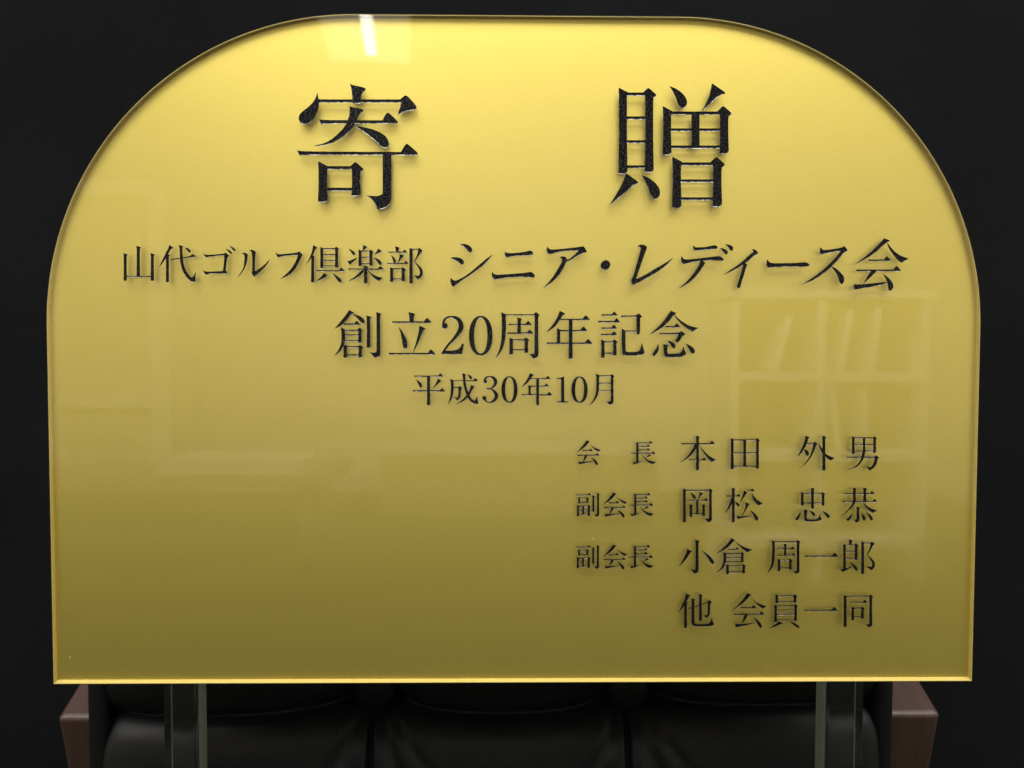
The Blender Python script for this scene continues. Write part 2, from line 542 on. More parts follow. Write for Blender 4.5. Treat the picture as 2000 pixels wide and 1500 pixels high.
class Glyph:
    """one character: strokes measured on the photograph, in its pixels"""
    def __init__(s):
        s.polys = []
        s.cut = []
        s.o = (0, 0, 1)
    def at(s, ox, oy, k):
        s.o = (ox, oy, k)
        return s
    def add(s, pts, cut=False):
        ox, oy, k = s.o
        P = np.array(pts, float)
        P = P / k + np.array([ox, oy])
        (s.cut if cut else s.polys).append(P)
        return s
    def F(s, *pts):
        return s.add(soften(pts))
    def B(s, x0, y0, x1, y1, t):
        d = np.array([x1 - x0, y1 - y0], float)
        nrm = np.array([-d[1], d[0]]) / (np.linalg.norm(d) + 1e-9) * t / 2
        a, b = np.array([x0, y0]), np.array([x1, y1])
        return s.add([a + nrm, b + nrm, b - nrm, a - nrm])
    def H(s, x0, y, x1, t, u):
        h = t / 2
        return s.add([(x0, y - h * 1.25), (x0 + 2.2 * t, y - h), (x1 - 1.75 * u, y - h), (x1 - 1.55 * u, y - h - 0.3 * u), (x1 - 1.12 * u, y - h - 0.80 * u), (x1 - 0.95 * u, y - h - 0.84 * u),
                      (x1 - 0.80 * u, y - h - 0.74 * u), (x1 - 0.05 * u, y - h * 0.1), (x1, y + h * 0.5), (x1 - 0.2 * u, y + h * 1.05), (x0 + 2.2 * t, y + h), (x0 + 0.5 * t, y + h * 1.35)])
    def V(s, x, y0, y1, w, h='h'):
        e = min(w * 0.35, (y1 - y0) * 0.2)
        ys = y0 + 0.55 * w
        s.add([(x - .49 * w, ys), (x + .49 * w, ys), (x + .47 * w, (ys + y1) / 2), (x + .54 * w, y1 - e), (x + .42 * w, y1 - .12 * w), (x + .2 * w, y1), (x - .4 * w, y1), (x - .54 * w, y1 - .2 * e), (x - .54 * w, y1 - e), (x - .47 * w, (ys + y1) / 2)])
        if h == 'h':
            s.add([(x - .66 * w, y0), (x - .3 * w, y0 + .1 * w), (x + .76 * w, y0 + .40 * w), (x + .80 * w, y0 + .5 * w), (x + .66 * w, y0 + .68 * w), (x + .5 * w, y0 + 1.0 * w), (x - .5 * w, y0 + 1.0 * w), (x - .54 * w, y0 + .5 * w)])
        elif h == 'b':
            s.add([(x - .52 * w, y0), (x + .1 * w, y0 + .33 * w), (x + .6 * w, y0 + .58 * w), (x + .49 * w, y0 + 1.0 * w), (x - .49 * w, y0 + 1.0 * w)])
        elif h == 'k':
            s.add([(x - .75 * w, y0 + .55 * w), (x - .25 * w, y0 + .05 * w), (x - .1 * w, y0), (x + .02 * w, y0 + .03 * w), (x + .80 * w, y0 + .72 * w), (x + .85 * w, y0 + .82 * w), (x + .78 * w, y0 + .98 * w), (x + .52 * w, y0 + 1.2 * w), (x + .5 * w, y0 + 1.5 * w), (x - .5 * w, y0 + 1.5 * w), (x - .5 * w, y0 + .8 * w)])
        else:
            s.add([(x - .49 * w, y0), (x + .49 * w, y0), (x + .49 * w, ys + 1), (x - .49 * w, ys + 1)])
        return s
    def K(s, x, y, w, l, h):
        """hook to the left at the foot of an upright"""
        return s.add(soften([(x - .5 * w - l, y - h), (x - .5 * w - .3 * l, y - .93 * h), (x - .5 * w, y - 1.12 * h), (x - .48 * w, y - 1.5 * h), (x + .5 * w, y - 1.5 * h), (x + .49 * w, y - .7 * h), (x + .25 * w, y - .35 * h), (x - .2 * w, y - .12 * h), (x - .5 * w - .3 * l, y), (x - .5 * w - .45 * l, y - .4 * h), (x - .5 * w - .7 * l, y - .78 * h)]))
    def S(s, *pts):
        P = catmull(pts)
        d = np.gradient(P[:, :2], axis=0)
        d /= np.linalg.norm(d, axis=1)[:, None] + 1e-9
        nrm = np.stack([-d[:, 1], d[:, 0]], 1) * np.maximum(P[:, 2:3], 2) / 2
        return s.add(np.vstack([P[:, :2] + nrm, (P[:, :2] - nrm)[::-1]]))
    def O(s, cx, cy, rx, ry, rot=0.0, cut=False):
        a = np.linspace(0, 2 * math.pi, 72, endpoint=False)
        c, q = math.cos(rot), math.sin(rot)
        # a printed zero is squarer than an ellipse
        e = 0.92
        X = rx * np.sign(np.cos(a)) * np.abs(np.cos(a)) ** e
        Y = ry * np.sign(np.sin(a)) * np.abs(np.sin(a)) ** e
        return s.add(np.stack([cx + X * c - Y * q, cy + X * q + Y * c], 1), cut)
    def moved(s, dx, dy):
        g = Glyph()
        g.polys = [p + np.array([dx, dy]) for p in s.polys]
        g.cut = [p + np.array([dx, dy]) for p in s.cut]
        return g

GL = []
def new(ox, oy, k):
    g = Glyph().at(ox, oy, k)
    GL.append(g)
    return g
def copy(g, dx, dy):
    GL.append(g.moved(dx, dy))

# -- first line, two large characters
g = new(570, 150, 5.5546)
g.F((628, 75), (655, 90), (780, 116), (802, 130), (798, 150), (765, 178), (750, 215), (748, 290), (662, 290), (655, 190), (645, 120))
g.F((278, 172), (286, 215), (298, 280), (290, 350), (258, 425), (212, 488), (160, 517), (118, 515), (85, 490), (73, 450), (85, 408), (120, 375), (180, 330), (232, 280), (262, 225))
g.B(285, 264, 1200, 264, 33)
g.F((1175, 250), (1215, 212), (1238, 203), (1262, 216), (1345, 310), (1356, 340), (1340, 360), (1250, 372), (1200, 390), (1147, 412), (1172, 350), (1185, 290))
g.F((627, 318), (650, 330), (765, 350), (776, 365), (768, 385), (735, 405), (715, 445), (690, 505), (605, 490), (628, 420))
g.S((655, 450, 82), (640, 510, 84), (580, 590, 70), (480, 672, 48), (370, 728, 26), (248, 750, 5))
g.F((290, 462), (360, 472), (985, 474), (1010, 420), (1035, 391), (1058, 397), (1152, 485), (1156, 500), (1140, 508), (985, 508), (360, 510), (320, 520))
g.F((675, 532), (760, 545), (860, 565), (960, 605), (1025, 650), (1055, 710), (1050, 755), (1015, 778), (975, 765), (930, 715), (850, 650), (760, 585))
g.F((55, 800), (140, 812), (1185, 817), (1225, 745), (1248, 728), (1270, 740), (1365, 825), (1368, 845), (1350, 852), (1180, 850), (140, 848), (88, 858))
g.V(338, 918, 1362, 98, 'b').V(698, 928, 1295, 92, 'k').B(380, 988, 655, 988, 34).B(380, 1222, 655, 1222, 34)
g.B(1034, 840, 1034, 1260, 94).K(1034, 1443, 94, 180, 155)

g = new(1180, 150, 5.5546)
g.V(203, 118, 1055, 90, 'b').V(488, 125, 1040, 90, 'k').B(240, 190, 450, 190, 34).B(240, 447, 450, 447, 33).B(240, 705, 450, 705, 30).B(240, 977, 450, 977, 30)
g.F((235, 1050), (270, 1068), (365, 1140), (372, 1155), (355, 1165), (310, 1178), (270, 1222), (180, 1300), (53, 1398), (110, 1310), (165, 1220), (208, 1130))
g.F((402, 1068), (470, 1090), (540, 1138), (590, 1195), (608, 1250), (600, 1298), (565, 1328), (530, 1325), (505, 1285), (480, 1210), (440, 1130))
g.F((708, 102), (775, 128), (840, 172), (885, 225), (901, 275), (890, 322), (855, 345), (825, 338), (805, 310), (788, 250), (750, 170))
g.F((1168, 72), (1305, 165), (1316, 180), (1290, 193), (1245, 205), (1170, 275), (1058, 378), (1100, 300), (1140, 210), (1157, 130))
g.V(682, 320, 850, 90, 'b').V(1300, 322, 838, 94, 'k').B(990, 385, 990, 780, 86)
g.B(720, 395, 1260, 395, 34).B(720, 577, 1260, 577, 31).B(715, 763, 1262, 763, 33)
g.V(787, 868, 1425, 94, 'b').V(1226, 875, 1412, 96, 'k').B(825, 947, 1185, 947, 35).B(825, 1130, 1185, 1130, 31).B(825, 1325, 1185, 1325, 30)

# -- second line
g = new(230, 460, 10)
g.V(147, 345, 885, 56).V(403, 203, 805, 60).V(677, 345, 885, 58).B(165, 800, 665, 800, 20)
g = new(230, 460, 10)
g.F((1012, 188), (1085, 236), (1088, 245), (1060, 257), (1030, 275), (985, 365), (930, 462), (870, 542), (806, 618), (880, 470), (940, 345), (990, 250))
g.V(972, 372, 912, 54, 'n').F((955, 380), (1020, 376), (1003, 412), (955, 425))
g.F((1035, 460), (1415, 410), (1450, 365), (1460, 360), (1538, 405), (1530, 416), (1430, 428), (1045, 480))
g.F((1193, 186), (1282, 212), (1262, 235), (1258, 255), (1212, 255)).S((1235, 205, 52), (1243, 400, 54), (1262, 560, 58), (1310, 700, 60), (1390, 818, 62), (1465, 875, 60), (1512, 888, 26))
g.F((1528, 703), (1516, 790), (1522, 880), (1505, 905), (1450, 900), (1420, 838), (1460, 820), (1488, 790))
g.F((1315, 240), (1375, 246), (1420, 290), (1432, 322), (1395, 337), (1358, 290))
g = new(430, 460, 10)
g.F((-338, 330), (-315, 362), (-270, 384), (60, 360), (100, 338), (125, 345), (172, 395), (152, 415), (138, 440), (116, 600), (108, 680), (130, 700), (132, 742), (100, 745), (-200, 742), (-262, 768), (-295, 755), (-345, 662), (-325, 690), (-270, 710), (55, 695), (75, 560), (85, 430), (78, 390), (-200, 412), (-268, 434), (-300, 410))
g.F((98, 258), (160, 275), (215, 312), (234, 345), (215, 364), (180, 335), (145, 295)).F((166, 207), (240, 223), (290, 265), (302, 295), (280, 309), (245, 275), (205, 237))
g = new(430, 460, 10)
g.F((418, 354), (450, 338), (500, 338), (535, 365), (540, 400), (526, 500), (500, 600), (450, 690), (400, 760), (332, 822), (420, 710), (465, 610), (475, 500), (480, 410), (465, 368))
g.F((573, 294), (610, 278), (660, 290), (697, 325), (688, 380), (682, 500), (680, 600), (682, 703), (760, 653), (850, 588), (920, 520), (974, 456), (950, 515), (890, 602), (800, 692), (720, 757), (665, 803), (640, 775), (613, 735), (628, 700), (632, 500), (622, 345), (600, 305))
g = new(430, 460, 10)
g.F((1080, 318), (1110, 358), (1160, 371), (1515, 337), (1545, 310), (1612, 378), (1595, 402), (1560, 480), (1500, 600), (1430, 700), (1340, 780), (1168, 858), (1300, 745), (1400, 640), (1470, 525), (1512, 420), (1520, 377), (1200, 407), (1140, 432), (1108, 400))
g = new(630, 460, 10)
g.F((-180, 190), (-103, 232), (-125, 257), (-150, 292), (-180, 372), (-230, 452), (-327, 582), (-250, 435), (-205, 320)).V(-192, 395, 915, 56, 'n')
g.V(-15, 222, 640, 56, 'b').V(275, 222, 630, 56, 'k')
for y in (258, 372, 487, 596):
    g.B(8, y, 250, y, 19)
g.H(-130, 690, 425, 21, 58).F((35, 733), (100, 780), (60, 808), (0, 852), (-140, 910), (-60, 838), (0, 775)).F((190, 738), (270, 778), (340, 838), (376, 890), (350, 925), (318, 912), (270, 840))
g = new(630, 460, 10)
g.F((790, 185), (878, 225), (850, 247), (790, 302), (773, 302), (795, 250)).V(733, 272, 605, 56, 'b').V(945, 280, 592, 56, 'k').B(755, 308, 920, 308, 20).B(755, 425, 920, 425, 18).B(755, 548, 920, 548, 18)
g.F((512, 258), (580, 288), (630, 330), (637, 375), (610, 390), (580, 362)).F((682, 428), (640, 482), (580, 532), (535, 577), (515, 550), (477, 496), (520, 500), (600, 465))
g.F((1088, 257), (1158, 303), (1155, 315), (1120, 328), (1008, 387), (1060, 310)).F((1000, 433), (1080, 455), (1140, 503), (1157, 555), (1130, 581), (1100, 562), (1060, 502))
g.H(500, 657, 1187, 22, 58).V(842, 585, 935, 63).S((805, 680, 44), (740, 742, 56), (640, 822, 38), (512, 892, 5))
g.F((880, 668), (950, 738), (1060, 803), (1177, 827), (1105, 887), (1040, 857), (950, 778))
g = new(630, 460, 10)
g.F((1417, 213), (1506, 238), (1490, 262), (1476, 335), (1435, 335), (1428, 260)).H(1280, 328, 1650, 21, 48)
g.F((1338, 383), (1400, 428), (1434, 490), (1425, 537), (1390, 532), (1370, 460)).F((1508, 366), (1588, 383), (1577, 410), (1540, 452), (1468, 547), (1500, 440))
g.H(1258, 548, 1677, 21, 48).V(1350, 620, 905, 58, 'b').V(1575, 622, 895, 58, 'k').B(1370, 650, 1550, 650, 20).B(1370, 850, 1550, 850, 20)
g.V(1728, 238, 940, 60, 'b').B(1745, 270, 1875, 270, 19)
g.F((1852, 268), (1893, 243), (1952, 295), (1932, 322), (1870, 402), (1802, 515), (1880, 578), (1940, 648), (1962, 720), (1942, 800), (1900, 842), (1853, 862), (1825, 822), (1783, 783), (1880, 785), (1907, 740), (1900, 680), (1868, 612), (1788, 513), (1848, 380), (1868, 290))

g = new(860, 460, 10)
g.F((378, 170), (430, 161), (520, 174), (590, 213), (624, 265), (620, 315), (580, 332), (545, 312), (500, 255), (430, 195)).F((193, 434), (260, 424), (350, 430), (420, 453), (460, 500), (457, 550), (420, 572), (385, 552), (330, 502))
g.F((205, 823), (230, 860), (265, 880), (310, 882), (420, 833), (560, 743), (720, 608), (860, 488), (1022, 366), (930, 492), (800, 612), (640, 732), (480, 842), (340, 932), (260, 1002), (223, 975), (193, 890))
g = new(860, 460, 10)
g.F((1260, 313), (1290, 340), (1370, 348), (1550, 337), (1680, 314), (1740, 296), (1785, 303), (1814, 345), (1800, 377), (1720, 387), (1550, 392), (1400, 407), (1320, 432), (1280, 417), (1258, 370)).F((1015, 708), (1045, 755), (1110, 770), (1400, 751), (1640, 733), (1760, 710), (1800, 723), (1847, 775), (1838, 817), (1800, 827), (1700, 807), (1500, 807), (1280, 822), (1130, 852), (1065, 867), (1023, 830), (1003, 770))
g = new(1040, 460, 10)
g.F((290, 220), (320, 258), (370, 280), (600, 261), (900, 227), (985, 210), (1010, 223), (1060, 310), (1045, 332), (980, 347), (880, 397), (780, 457), (665, 517), (635, 540), (655, 488), (740, 448), (840, 360), (905, 293), (700, 297), (480, 327), (340, 370), (298, 355), (273, 290))
g.F((523, 428), (570, 409), (625, 411), (670, 445), (672, 490), (640, 562), (580, 682), (490, 802), (370, 922), (200, 1038), (340, 888), (440, 755), (520, 615), (575, 518), (580, 475), (560, 440))
g = new(1040, 460, 10)
g.O(1425, 580, 98, 86, R(-52))
g = new(1220, 460, 10)
g.F((243, 208), (290, 184), (340, 178), (400, 193), (437, 230), (417, 290), (360, 442), (300, 622), (225, 838), (240, 850), (420, 758), (600, 648), (780, 548), (948, 430), (850, 552), (700, 672), (500, 792), (340, 882), (165, 972), (135, 915), (126, 870), (163, 810), (228, 600), (288, 380), (318, 245), (280, 215))
g = new(1220, 460, 10)
g.F((1340, 193), (1365, 223), (1400, 235), (1560, 229), (1690, 204), (1750, 188), (1800, 203), (1817, 235), (1790, 267), (1700, 267), (1540, 282), (1400, 295), (1350, 277), (1333, 230)).F((1115, 406), (1140, 450), (1190, 475), (1450, 449), (1760, 413), (1830, 400), (1890, 418), (1937, 470), (1915, 497), (1840, 492), (1680, 482), (1520, 492), (1350, 512), (1170, 562), (1113, 530), (1096, 460))
g.F((1478, 485), (1525, 488), (1572, 540), (1545, 582), (1480, 682), (1380, 812), (1260, 922), (1150, 992), (1047, 1040), (1190, 928), (1300, 805), (1400, 675), (1460, 565))
g.at(1400, 460, 10).F((60, 244), (130, 258), (195, 288), (217, 335), (190, 377), (165, 367), (120, 310)).F((163, 169), (230, 178), (300, 203), (322, 250), (305, 302), (270, 292), (230, 237))
g = new(1400, 460, 10)
g.F((676, 272), (720, 266), (770, 288), (810, 350), (740, 387), (640, 472), (550, 547), (420, 627), (280, 702), (126, 777), (260, 678), (430, 566), (560, 456), (680, 348), (715, 320), (705, 288)).F((513, 545), (560, 540), (592, 570), (570, 622), (530, 762), (490, 882), (455, 1012), (425, 1037), (390, 1000), (420, 900), (470, 740), (505, 600))
g = new(1400, 460, 10)
g.F((990, 468), (1015, 510), (1050, 538), (1150, 544), (1500, 540), (1640, 529), (1720, 523), (1780, 538), (1812, 580), (1790, 602), (1680, 612), (1450, 607), (1150, 614), (1010, 632), (973, 590), (968, 520))
g = new(1590, 460, 10)
g.F((130, 230), (155, 270), (185, 290), (400, 264), (530, 238), (590, 208), (657, 290), (610, 322), (570, 342), (500, 437), (340, 612), (200, 732), (0, 862), (-100, 912), (-258, 968), (-100, 875), (50, 770), (180, 668), (330, 530), (450, 395), (522, 302), (330, 327), (150, 372), (113, 340), (110, 270)).F((325, 600), (400, 623), (500, 708), (570, 788), (592, 850), (577, 920), (540, 952), (500, 922), (480, 850), (440, 742))
g = new(1590, 460, 10)
g.F((1368, 57), (1478, 97), (1470, 117), (1410, 137), (1330, 212), (1200, 327), (1040, 442), (766, 580), (960, 445), (1130, 302), (1270, 163)).F((1415, 125), (1500, 238), (1590, 333), (1690, 398), (1842, 450), (1710, 530), (1640, 492), (1550, 382), (1470, 272))
g.H(1062, 485, 1497, 29, 78).H(818, 682, 1694, 29, 85).F((1110, 688), (1217, 695), (1170, 747), (1060, 852), (953, 953), (1010, 850), (1070, 758))
g.F((775, 953), (860, 958), (1100, 940), (1440, 905), (1400, 942), (1200, 987), (960, 1027), (800, 1062), (773, 1020)).F((1340, 753), (1420, 798), (1500, 878), (1542, 950), (1547, 1010), (1510, 1072), (1475, 1082), (1450, 1050), (1440, 950), (1400, 842))

# -- third line
g = new(650, 600, 10)
g.F((318, 58), (415, 108), (395, 127), (350, 147), (280, 242), (190, 342), (100, 392), (35, 418), (150, 285), (240, 175), (295, 98)).F((385, 132), (460, 148), (550, 188), (612, 240), (624, 290), (590, 322), (550, 302), (500, 237), (440, 182))
g.H(210, 332, 527, 27, 60).F((158, 395), (238, 440), (240, 490), (170, 490)).S((205, 440, 66), (206, 600, 68), (195, 700, 60), (150, 812, 46), (90, 892, 25), (33, 945, 4))
g.V(530, 400, 695, 60, 'k').B(230, 452, 500, 452, 23).B(235, 545, 500, 545, 22).B(230, 652, 500, 652, 22).V(243, 745, 985, 64, 'n').V(536, 735, 985, 63, 'k').B(225, 775, 510, 775, 23).B(265, 933, 510, 933, 22)
g.V(698, 162, 790, 66).V(890, 98, 905, 68).K(890, 990, 70, 145, 105)
g = new(650, 600, 10)
g.F((1480, 97), (1610, 130), (1585, 162), (1573, 300), (1505, 300), (1495, 160)).H(1155, 293, 1922, 29, 80).F((1284, 382), (1340, 448), (1420, 588), (1457, 700), (1450, 790), (1410, 817), (1373, 790), (1353, 650), (1323, 480)).F((1693, 360), (1807, 415), (1800, 434), (1770, 447), (1720, 562), (1640, 752), (1563, 905), (1620, 715), (1680, 490)).H(1093, 908, 1997, 29, 80)
g = new(850, 600, 10)
g.O(188, 362, 54, 56).S((158, 345, 42), (172, 262, 40), (232, 206, 38), (320, 189, 36), (420, 215, 62), (488, 290, 84), (506, 385, 92), (462, 490, 78), (362, 622, 52), (250, 742, 38), (148, 888, 40)).F((110, 917), (160, 850), (215, 850), (330, 852), (430, 833), (500, 778), (525, 713), (557, 713), (552, 760), (522, 920))
g = new(850, 600, 10)
g.O(890, 557, 228, 386).O(889, 557, 132, 350, 0, True)
g = new(850, 600, 10)
g.S((1338, 150, 74), (1342, 400, 78), (1332, 600, 72), (1300, 765, 55), (1240, 905, 30), (1182, 982, 4)).F((1290, 98), (1382, 143), (1378, 200), (1300, 200)).B(1360, 152, 1955, 152, 22).V(1978, 100, 900, 72, 'k').K(1978, 1005, 72, 112, 95)
g.V(1640, 200, 525, 64).H(1428, 338, 1882, 24, 65).H(1408, 508, 1912, 26, 65).V(1485, 592, 925, 66, 'b').V(1780, 592, 895, 66, 'k').B(1510, 638, 1755, 638, 22).B(1510, 832, 1755, 832, 22)
g = new(1050, 600, 10)
g.F((432, 70), (542, 128), (520, 150), (485, 167), (440, 242), (370, 342), (290, 422), (174, 490), (290, 355), (370, 235), (415, 135)).H(440, 240, 1020, 25, 80).V(646, 240, 1010, 70, 'n').V(410, 408, 718, 63, 'b').H(430, 458, 972, 25, 76).H(180, 705, 1067, 27, 80)
g = new(1050, 600, 10)
g.H(1250, 153, 1560, 27, 62).H(1182, 282, 1604, 29, 62).H(1245, 410, 1552, 26, 62).H(1232, 533, 1550, 26, 58).V(1275, 628, 990, 63, 'b').V(1508, 632, 945, 63, 'k').B(1300, 678, 1480, 678, 22).B(1300, 900, 1480, 900, 22)
g.at(1200, 600, 10).F((127, 160), (170, 166), (430, 163), (465, 120), (475, 124), (542, 180), (525, 198), (503, 215), (500, 515), (470, 540), (435, 525), (430, 187), (170, 190), (145, 200)).B(205, 468, 445, 468, 23)
g.F((143, 420), (215, 458), (215, 850), (240, 880), (440, 875), (492, 850), (520, 780), (540, 688), (556, 790), (592, 875), (577, 905), (530, 932), (420, 944), (190, 946), (148, 905))
g = new(1200, 600, 10)
g.F((1105, 70), (1202, 112), (1200, 130), (1150, 167), (1060, 282), (930, 402), (800, 482), (671, 550), (830, 415), (960, 282), (1060, 135)).F((1160, 135), (1240, 218), (1360, 308), (1480, 373), (1640, 405), (1525, 482), (1430, 422), (1300, 322), (1200, 212)).H(998, 383, 1280, 27, 62)
g.F((880, 500), (930, 505), (1265, 500), (1308, 466), (1387, 525), (1370, 542), (1320, 572), (1280, 652), (1225, 694), (1183, 672), (1228, 590), (1252, 532), (930, 527), (893, 534)).F((1033, 652), (1110, 668), (1180, 713), (1197, 760), (1175, 807), (1145, 802), (1110, 747)).F((855, 720), (869, 790), (856, 870), (775, 960), (740, 925), (768, 870), (818, 810))
g.F((957, 720), (1057, 745), (1037, 772), (1030, 880), (1050, 912), (1260, 905), (1308, 880), (1333, 820), (1345, 763), (1366, 840), (1402, 895), (1387, 927), (1320, 967), (1250, 980), (1040, 977), (985, 957), (965, 890)).F((1393, 710), (1480, 748), (1550, 803), (1572, 850), (1562, 895), (1525, 912), (1485, 872), (1445, 792))

# -- fourth line
s4 = 13.3333
g = new(800, 720, s4)
g.H(118, 198, 870, 28, 70).V(493, 195, 958, 74, 'n').F((167, 283), (240, 328), (310, 393), (327, 460), (300, 502), (265, 482), (225, 392)).F((738, 263), (827, 318), (790, 347), (740, 392), (596, 530), (680, 395), (720, 315)).H(78, 582, 917, 30, 72)
g = new(800, 720, s4)
g.S((1107, 310, 68), (1112, 480, 70), (1102, 640, 62), (1070, 782, 45), (998, 930, 5)).F((1058, 265), (1147, 310), (1143, 360), (1072, 360)).H(1125, 314, 1777, 20, 66).B(1140, 492, 1285, 492, 23)
g.F((1268, 482), (1305, 450), (1362, 508), (1335, 542), (1330, 720), (1290, 792), (1230, 832), (1205, 785), (1153, 748), (1250, 750), (1270, 720), (1275, 510)).F((1368, 120), (1472, 155), (1450, 182), (1446, 220), (1388, 220))
g.S((1416, 150, 60), (1426, 320, 60), (1450, 480, 60), (1500, 640, 62), (1570, 782, 66), (1660, 862, 66), (1740, 892, 54), (1788, 907, 16)).F((1760, 712), (1768, 800), (1793, 900), (1730, 912), (1680, 855), (1728, 800))
g.F((1593, 428), (1697, 470), (1670, 492), (1640, 542), (1560, 682), (1460, 802), (1340, 882), (1200, 932), (1350, 835), (1470, 712), (1568, 560)).F((1506, 154), (1570, 168), (1627, 220), (1625, 267), (1590, 277), (1553, 230))
g = new(940, 720, s4)
g.O(104, 335, 46, 46).S((84, 310, 44), (112, 252, 52), (160, 217, 36), (235, 212, 28), (310, 236, 66), (367, 310, 86), (367, 390, 76), (322, 462, 50), (240, 522, 20)).B(148, 525, 255, 525, 34).S((240, 525, 20), (320, 578, 50), (382, 660, 80), (392, 742, 80), (332, 832, 65), (240, 880, 30), (170, 876, 28), (112, 832, 42), (88, 780, 60)).O(80, 768, 50, 52)
g = new(940, 720, s4)
g.O(735, 546, 208, 346).O(735, 546, 114, 316, 0, True)
g = new(940, 720, s4)
g.F((1268, 116), (1374, 165), (1340, 187), (1310, 222), (1230, 342), (1150, 422), (1046, 492), (1150, 352), (1220, 242)).H(1280, 263, 1802, 24, 70).V(1468, 262, 950, 66, 'n').V(1257, 428, 690, 56, 'b').H(1270, 460, 1762, 24, 66).H(1048, 684, 1844, 26, 74)
g = new(1080, 720, s4)
g.F((94, 256), (170, 253), (230, 228), (289, 203), (293, 840), (330, 855), (400, 862), (400, 884), (94, 884), (94, 862), (190, 855), (214, 840), (214, 288), (94, 278))
g = new(1080, 720, s4)
g.O(693, 548, 208, 344).O(694, 548, 117, 314, 0, True)
g = new(1080, 720, s4)
g.S((1170, 190, 68), (1166, 400, 68), (1160, 560, 66), (1130, 702, 55), (1060, 832, 36), (956, 958, 4)).F((1118, 134), (1202, 170), (1205, 225), (1135, 225)).B(1190, 186, 1525, 186, 24).V(1540, 145, 850, 68, 'k').K(1540, 937, 68, 140, 80).B(1190, 383, 1520, 383, 20).B(1190, 580, 1520, 580, 20)

# -- list of officers: titles
s5 = 11.1111
g = kai = new(1115, 840, s5)
g.F((345, 223), (410, 248), (390, 267), (340, 332), (260, 402), (116, 495), (220, 385), (300, 285)).F((380, 264), (440, 333), (510, 383), (652, 433), (585, 472), (520, 422), (450, 352)).H(243, 448, 472, 19, 42).H(140, 548, 614, 20, 44)
g.F((300, 552), (362, 556), (322, 622), (262, 695), (280, 620)).F((158, 688), (230, 694), (490, 674), (500, 682), (400, 702), (260, 727), (178, 747)).F((433, 588), (510, 633), (572, 690), (592, 740), (560, 762), (528, 740), (500, 672))
g = cho = new(1115, 840, s5)
g.V(1443, 255, 692, 44, 'b').H(1455, 283, 1774, 19, 42).H(1455, 355, 1717, 19, 40).H(1455, 434, 1717, 19, 40).H(1308, 508, 1830, 20, 46)
g.F((1528, 512), (1600, 598), (1690, 663), (1848, 692), (1770, 744), (1700, 717), (1620, 642)).F((1700, 523), (1744, 555), (1690, 577), (1620, 615), (1665, 563)).F((1333, 703), (1430, 698), (1582, 663), (1480, 712), (1368, 748))
g = fuku = new(1115, 945, s5)
g.H(113, 245, 437, 19, 40).V(180, 290, 432, 38, 'b').V(360, 292, 420, 40, 'k').B(190, 312, 350, 312, 17).B(190, 404, 350, 404, 17).V(155, 458, 700, 42, 'b').V(391, 460, 695, 42, 'k').V(268, 482, 668, 36, 'n')
g.B(165, 486, 380, 486, 17).B(165, 574, 380, 574, 15).B(165, 662, 380, 662, 15).V(487, 250, 605, 40).V(590, 202, 680, 42).K(590, 712, 42, 80, 50)
copy(kai, 575 / s5, 105 - 33 / s5)
copy(cho, -47 / s5, 105 - 43 / s5)
copy(fuku, -3 / s5, 100 + 18 / s5)
copy(kai, 573 / s5, 205 - 15 / s5)
copy(cho, -52 / s5, 205 - 26 / s5)

# -- list of officers: names
g = new(1320, 840, s5)
g.V(470, 122, 870, 58).H(113, 298, 847, 23, 62).S((442, 315, 60), (392, 420, 55), (300, 542, 40), (200, 632, 22), (90, 703, 4)).F((500, 302), (600, 448), (720, 563), (882, 655), (770, 692), (690, 612), (580, 462)).H(283, 650, 660, 20, 48)
g = new(1320, 840, s5)
g.V(1222, 172, 850, 60, 'b').V(1770, 175, 835, 58, 'k').V(1493, 215, 795, 58, 'n').B(1240, 215, 1755, 215, 20).B(1240, 497, 1755, 497, 20).B(1240, 787, 1750, 787, 20)
g = new(1550, 840, s5)
g.F((256, 120), (347, 158), (320, 177), (290, 272), (240, 392), (160, 502), (77, 586), (160, 430), (220, 290), (250, 185)).B(270, 290, 440, 290, 20).F((420, 285), (455, 248), (520, 295), (487, 322), (450, 442), (380, 582), (270, 722), (100, 866), (240, 732), (340, 590), (400, 440), (422, 310))
g.F((212, 405), (280, 428), (325, 478), (330, 540), (290, 562), (260, 522), (240, 452)).V(655, 122, 880, 60).F((533, 276), (600, 375), (640, 435), (680, 505), (780, 568), (892, 605), (805, 662), (740, 622), (640, 525), (588, 445))
g = new(1550, 840, s5)
g.V(1293, 135, 520, 56, 'b').V(1757, 138, 495, 56, 'k').V(1527, 165, 495, 50, 'n').B(1310, 168, 1740, 168, 20).B(1310, 313, 1740, 313, 19).B(1310, 458, 1740, 458, 19).B(1158, 592, 1775, 592, 23)
g.F((1748, 585), (1790, 546), (1850, 595), (1820, 632), (1800, 732), (1740, 822), (1650, 882), (1610, 830), (1562, 793), (1680, 800), (1730, 740), (1757, 620)).S((1515, 485, 60), (1500, 580, 55), (1440, 702, 40), (1330, 802, 26), (1126, 880, 4))
g = new(1320, 945, s5)
g.V(185, 100, 830, 56, 'b').V(750, 105, 790, 56, 'k').K(750, 835, 56, 110, 80).B(205, 143, 735, 143, 20).F((318, 186), (390, 228), (432, 290), (415, 337), (380, 322), (348, 250)).F((518, 173), (610, 225), (560, 242), (530, 272), (466, 355), (505, 255)).H(243, 358, 697, 21, 44)
g.V(465, 362, 672, 50, 'n').V(327, 440, 722, 52).V(602, 440, 700, 52).B(345, 650, 585, 650, 20)
g = new(1320, 945, s5)
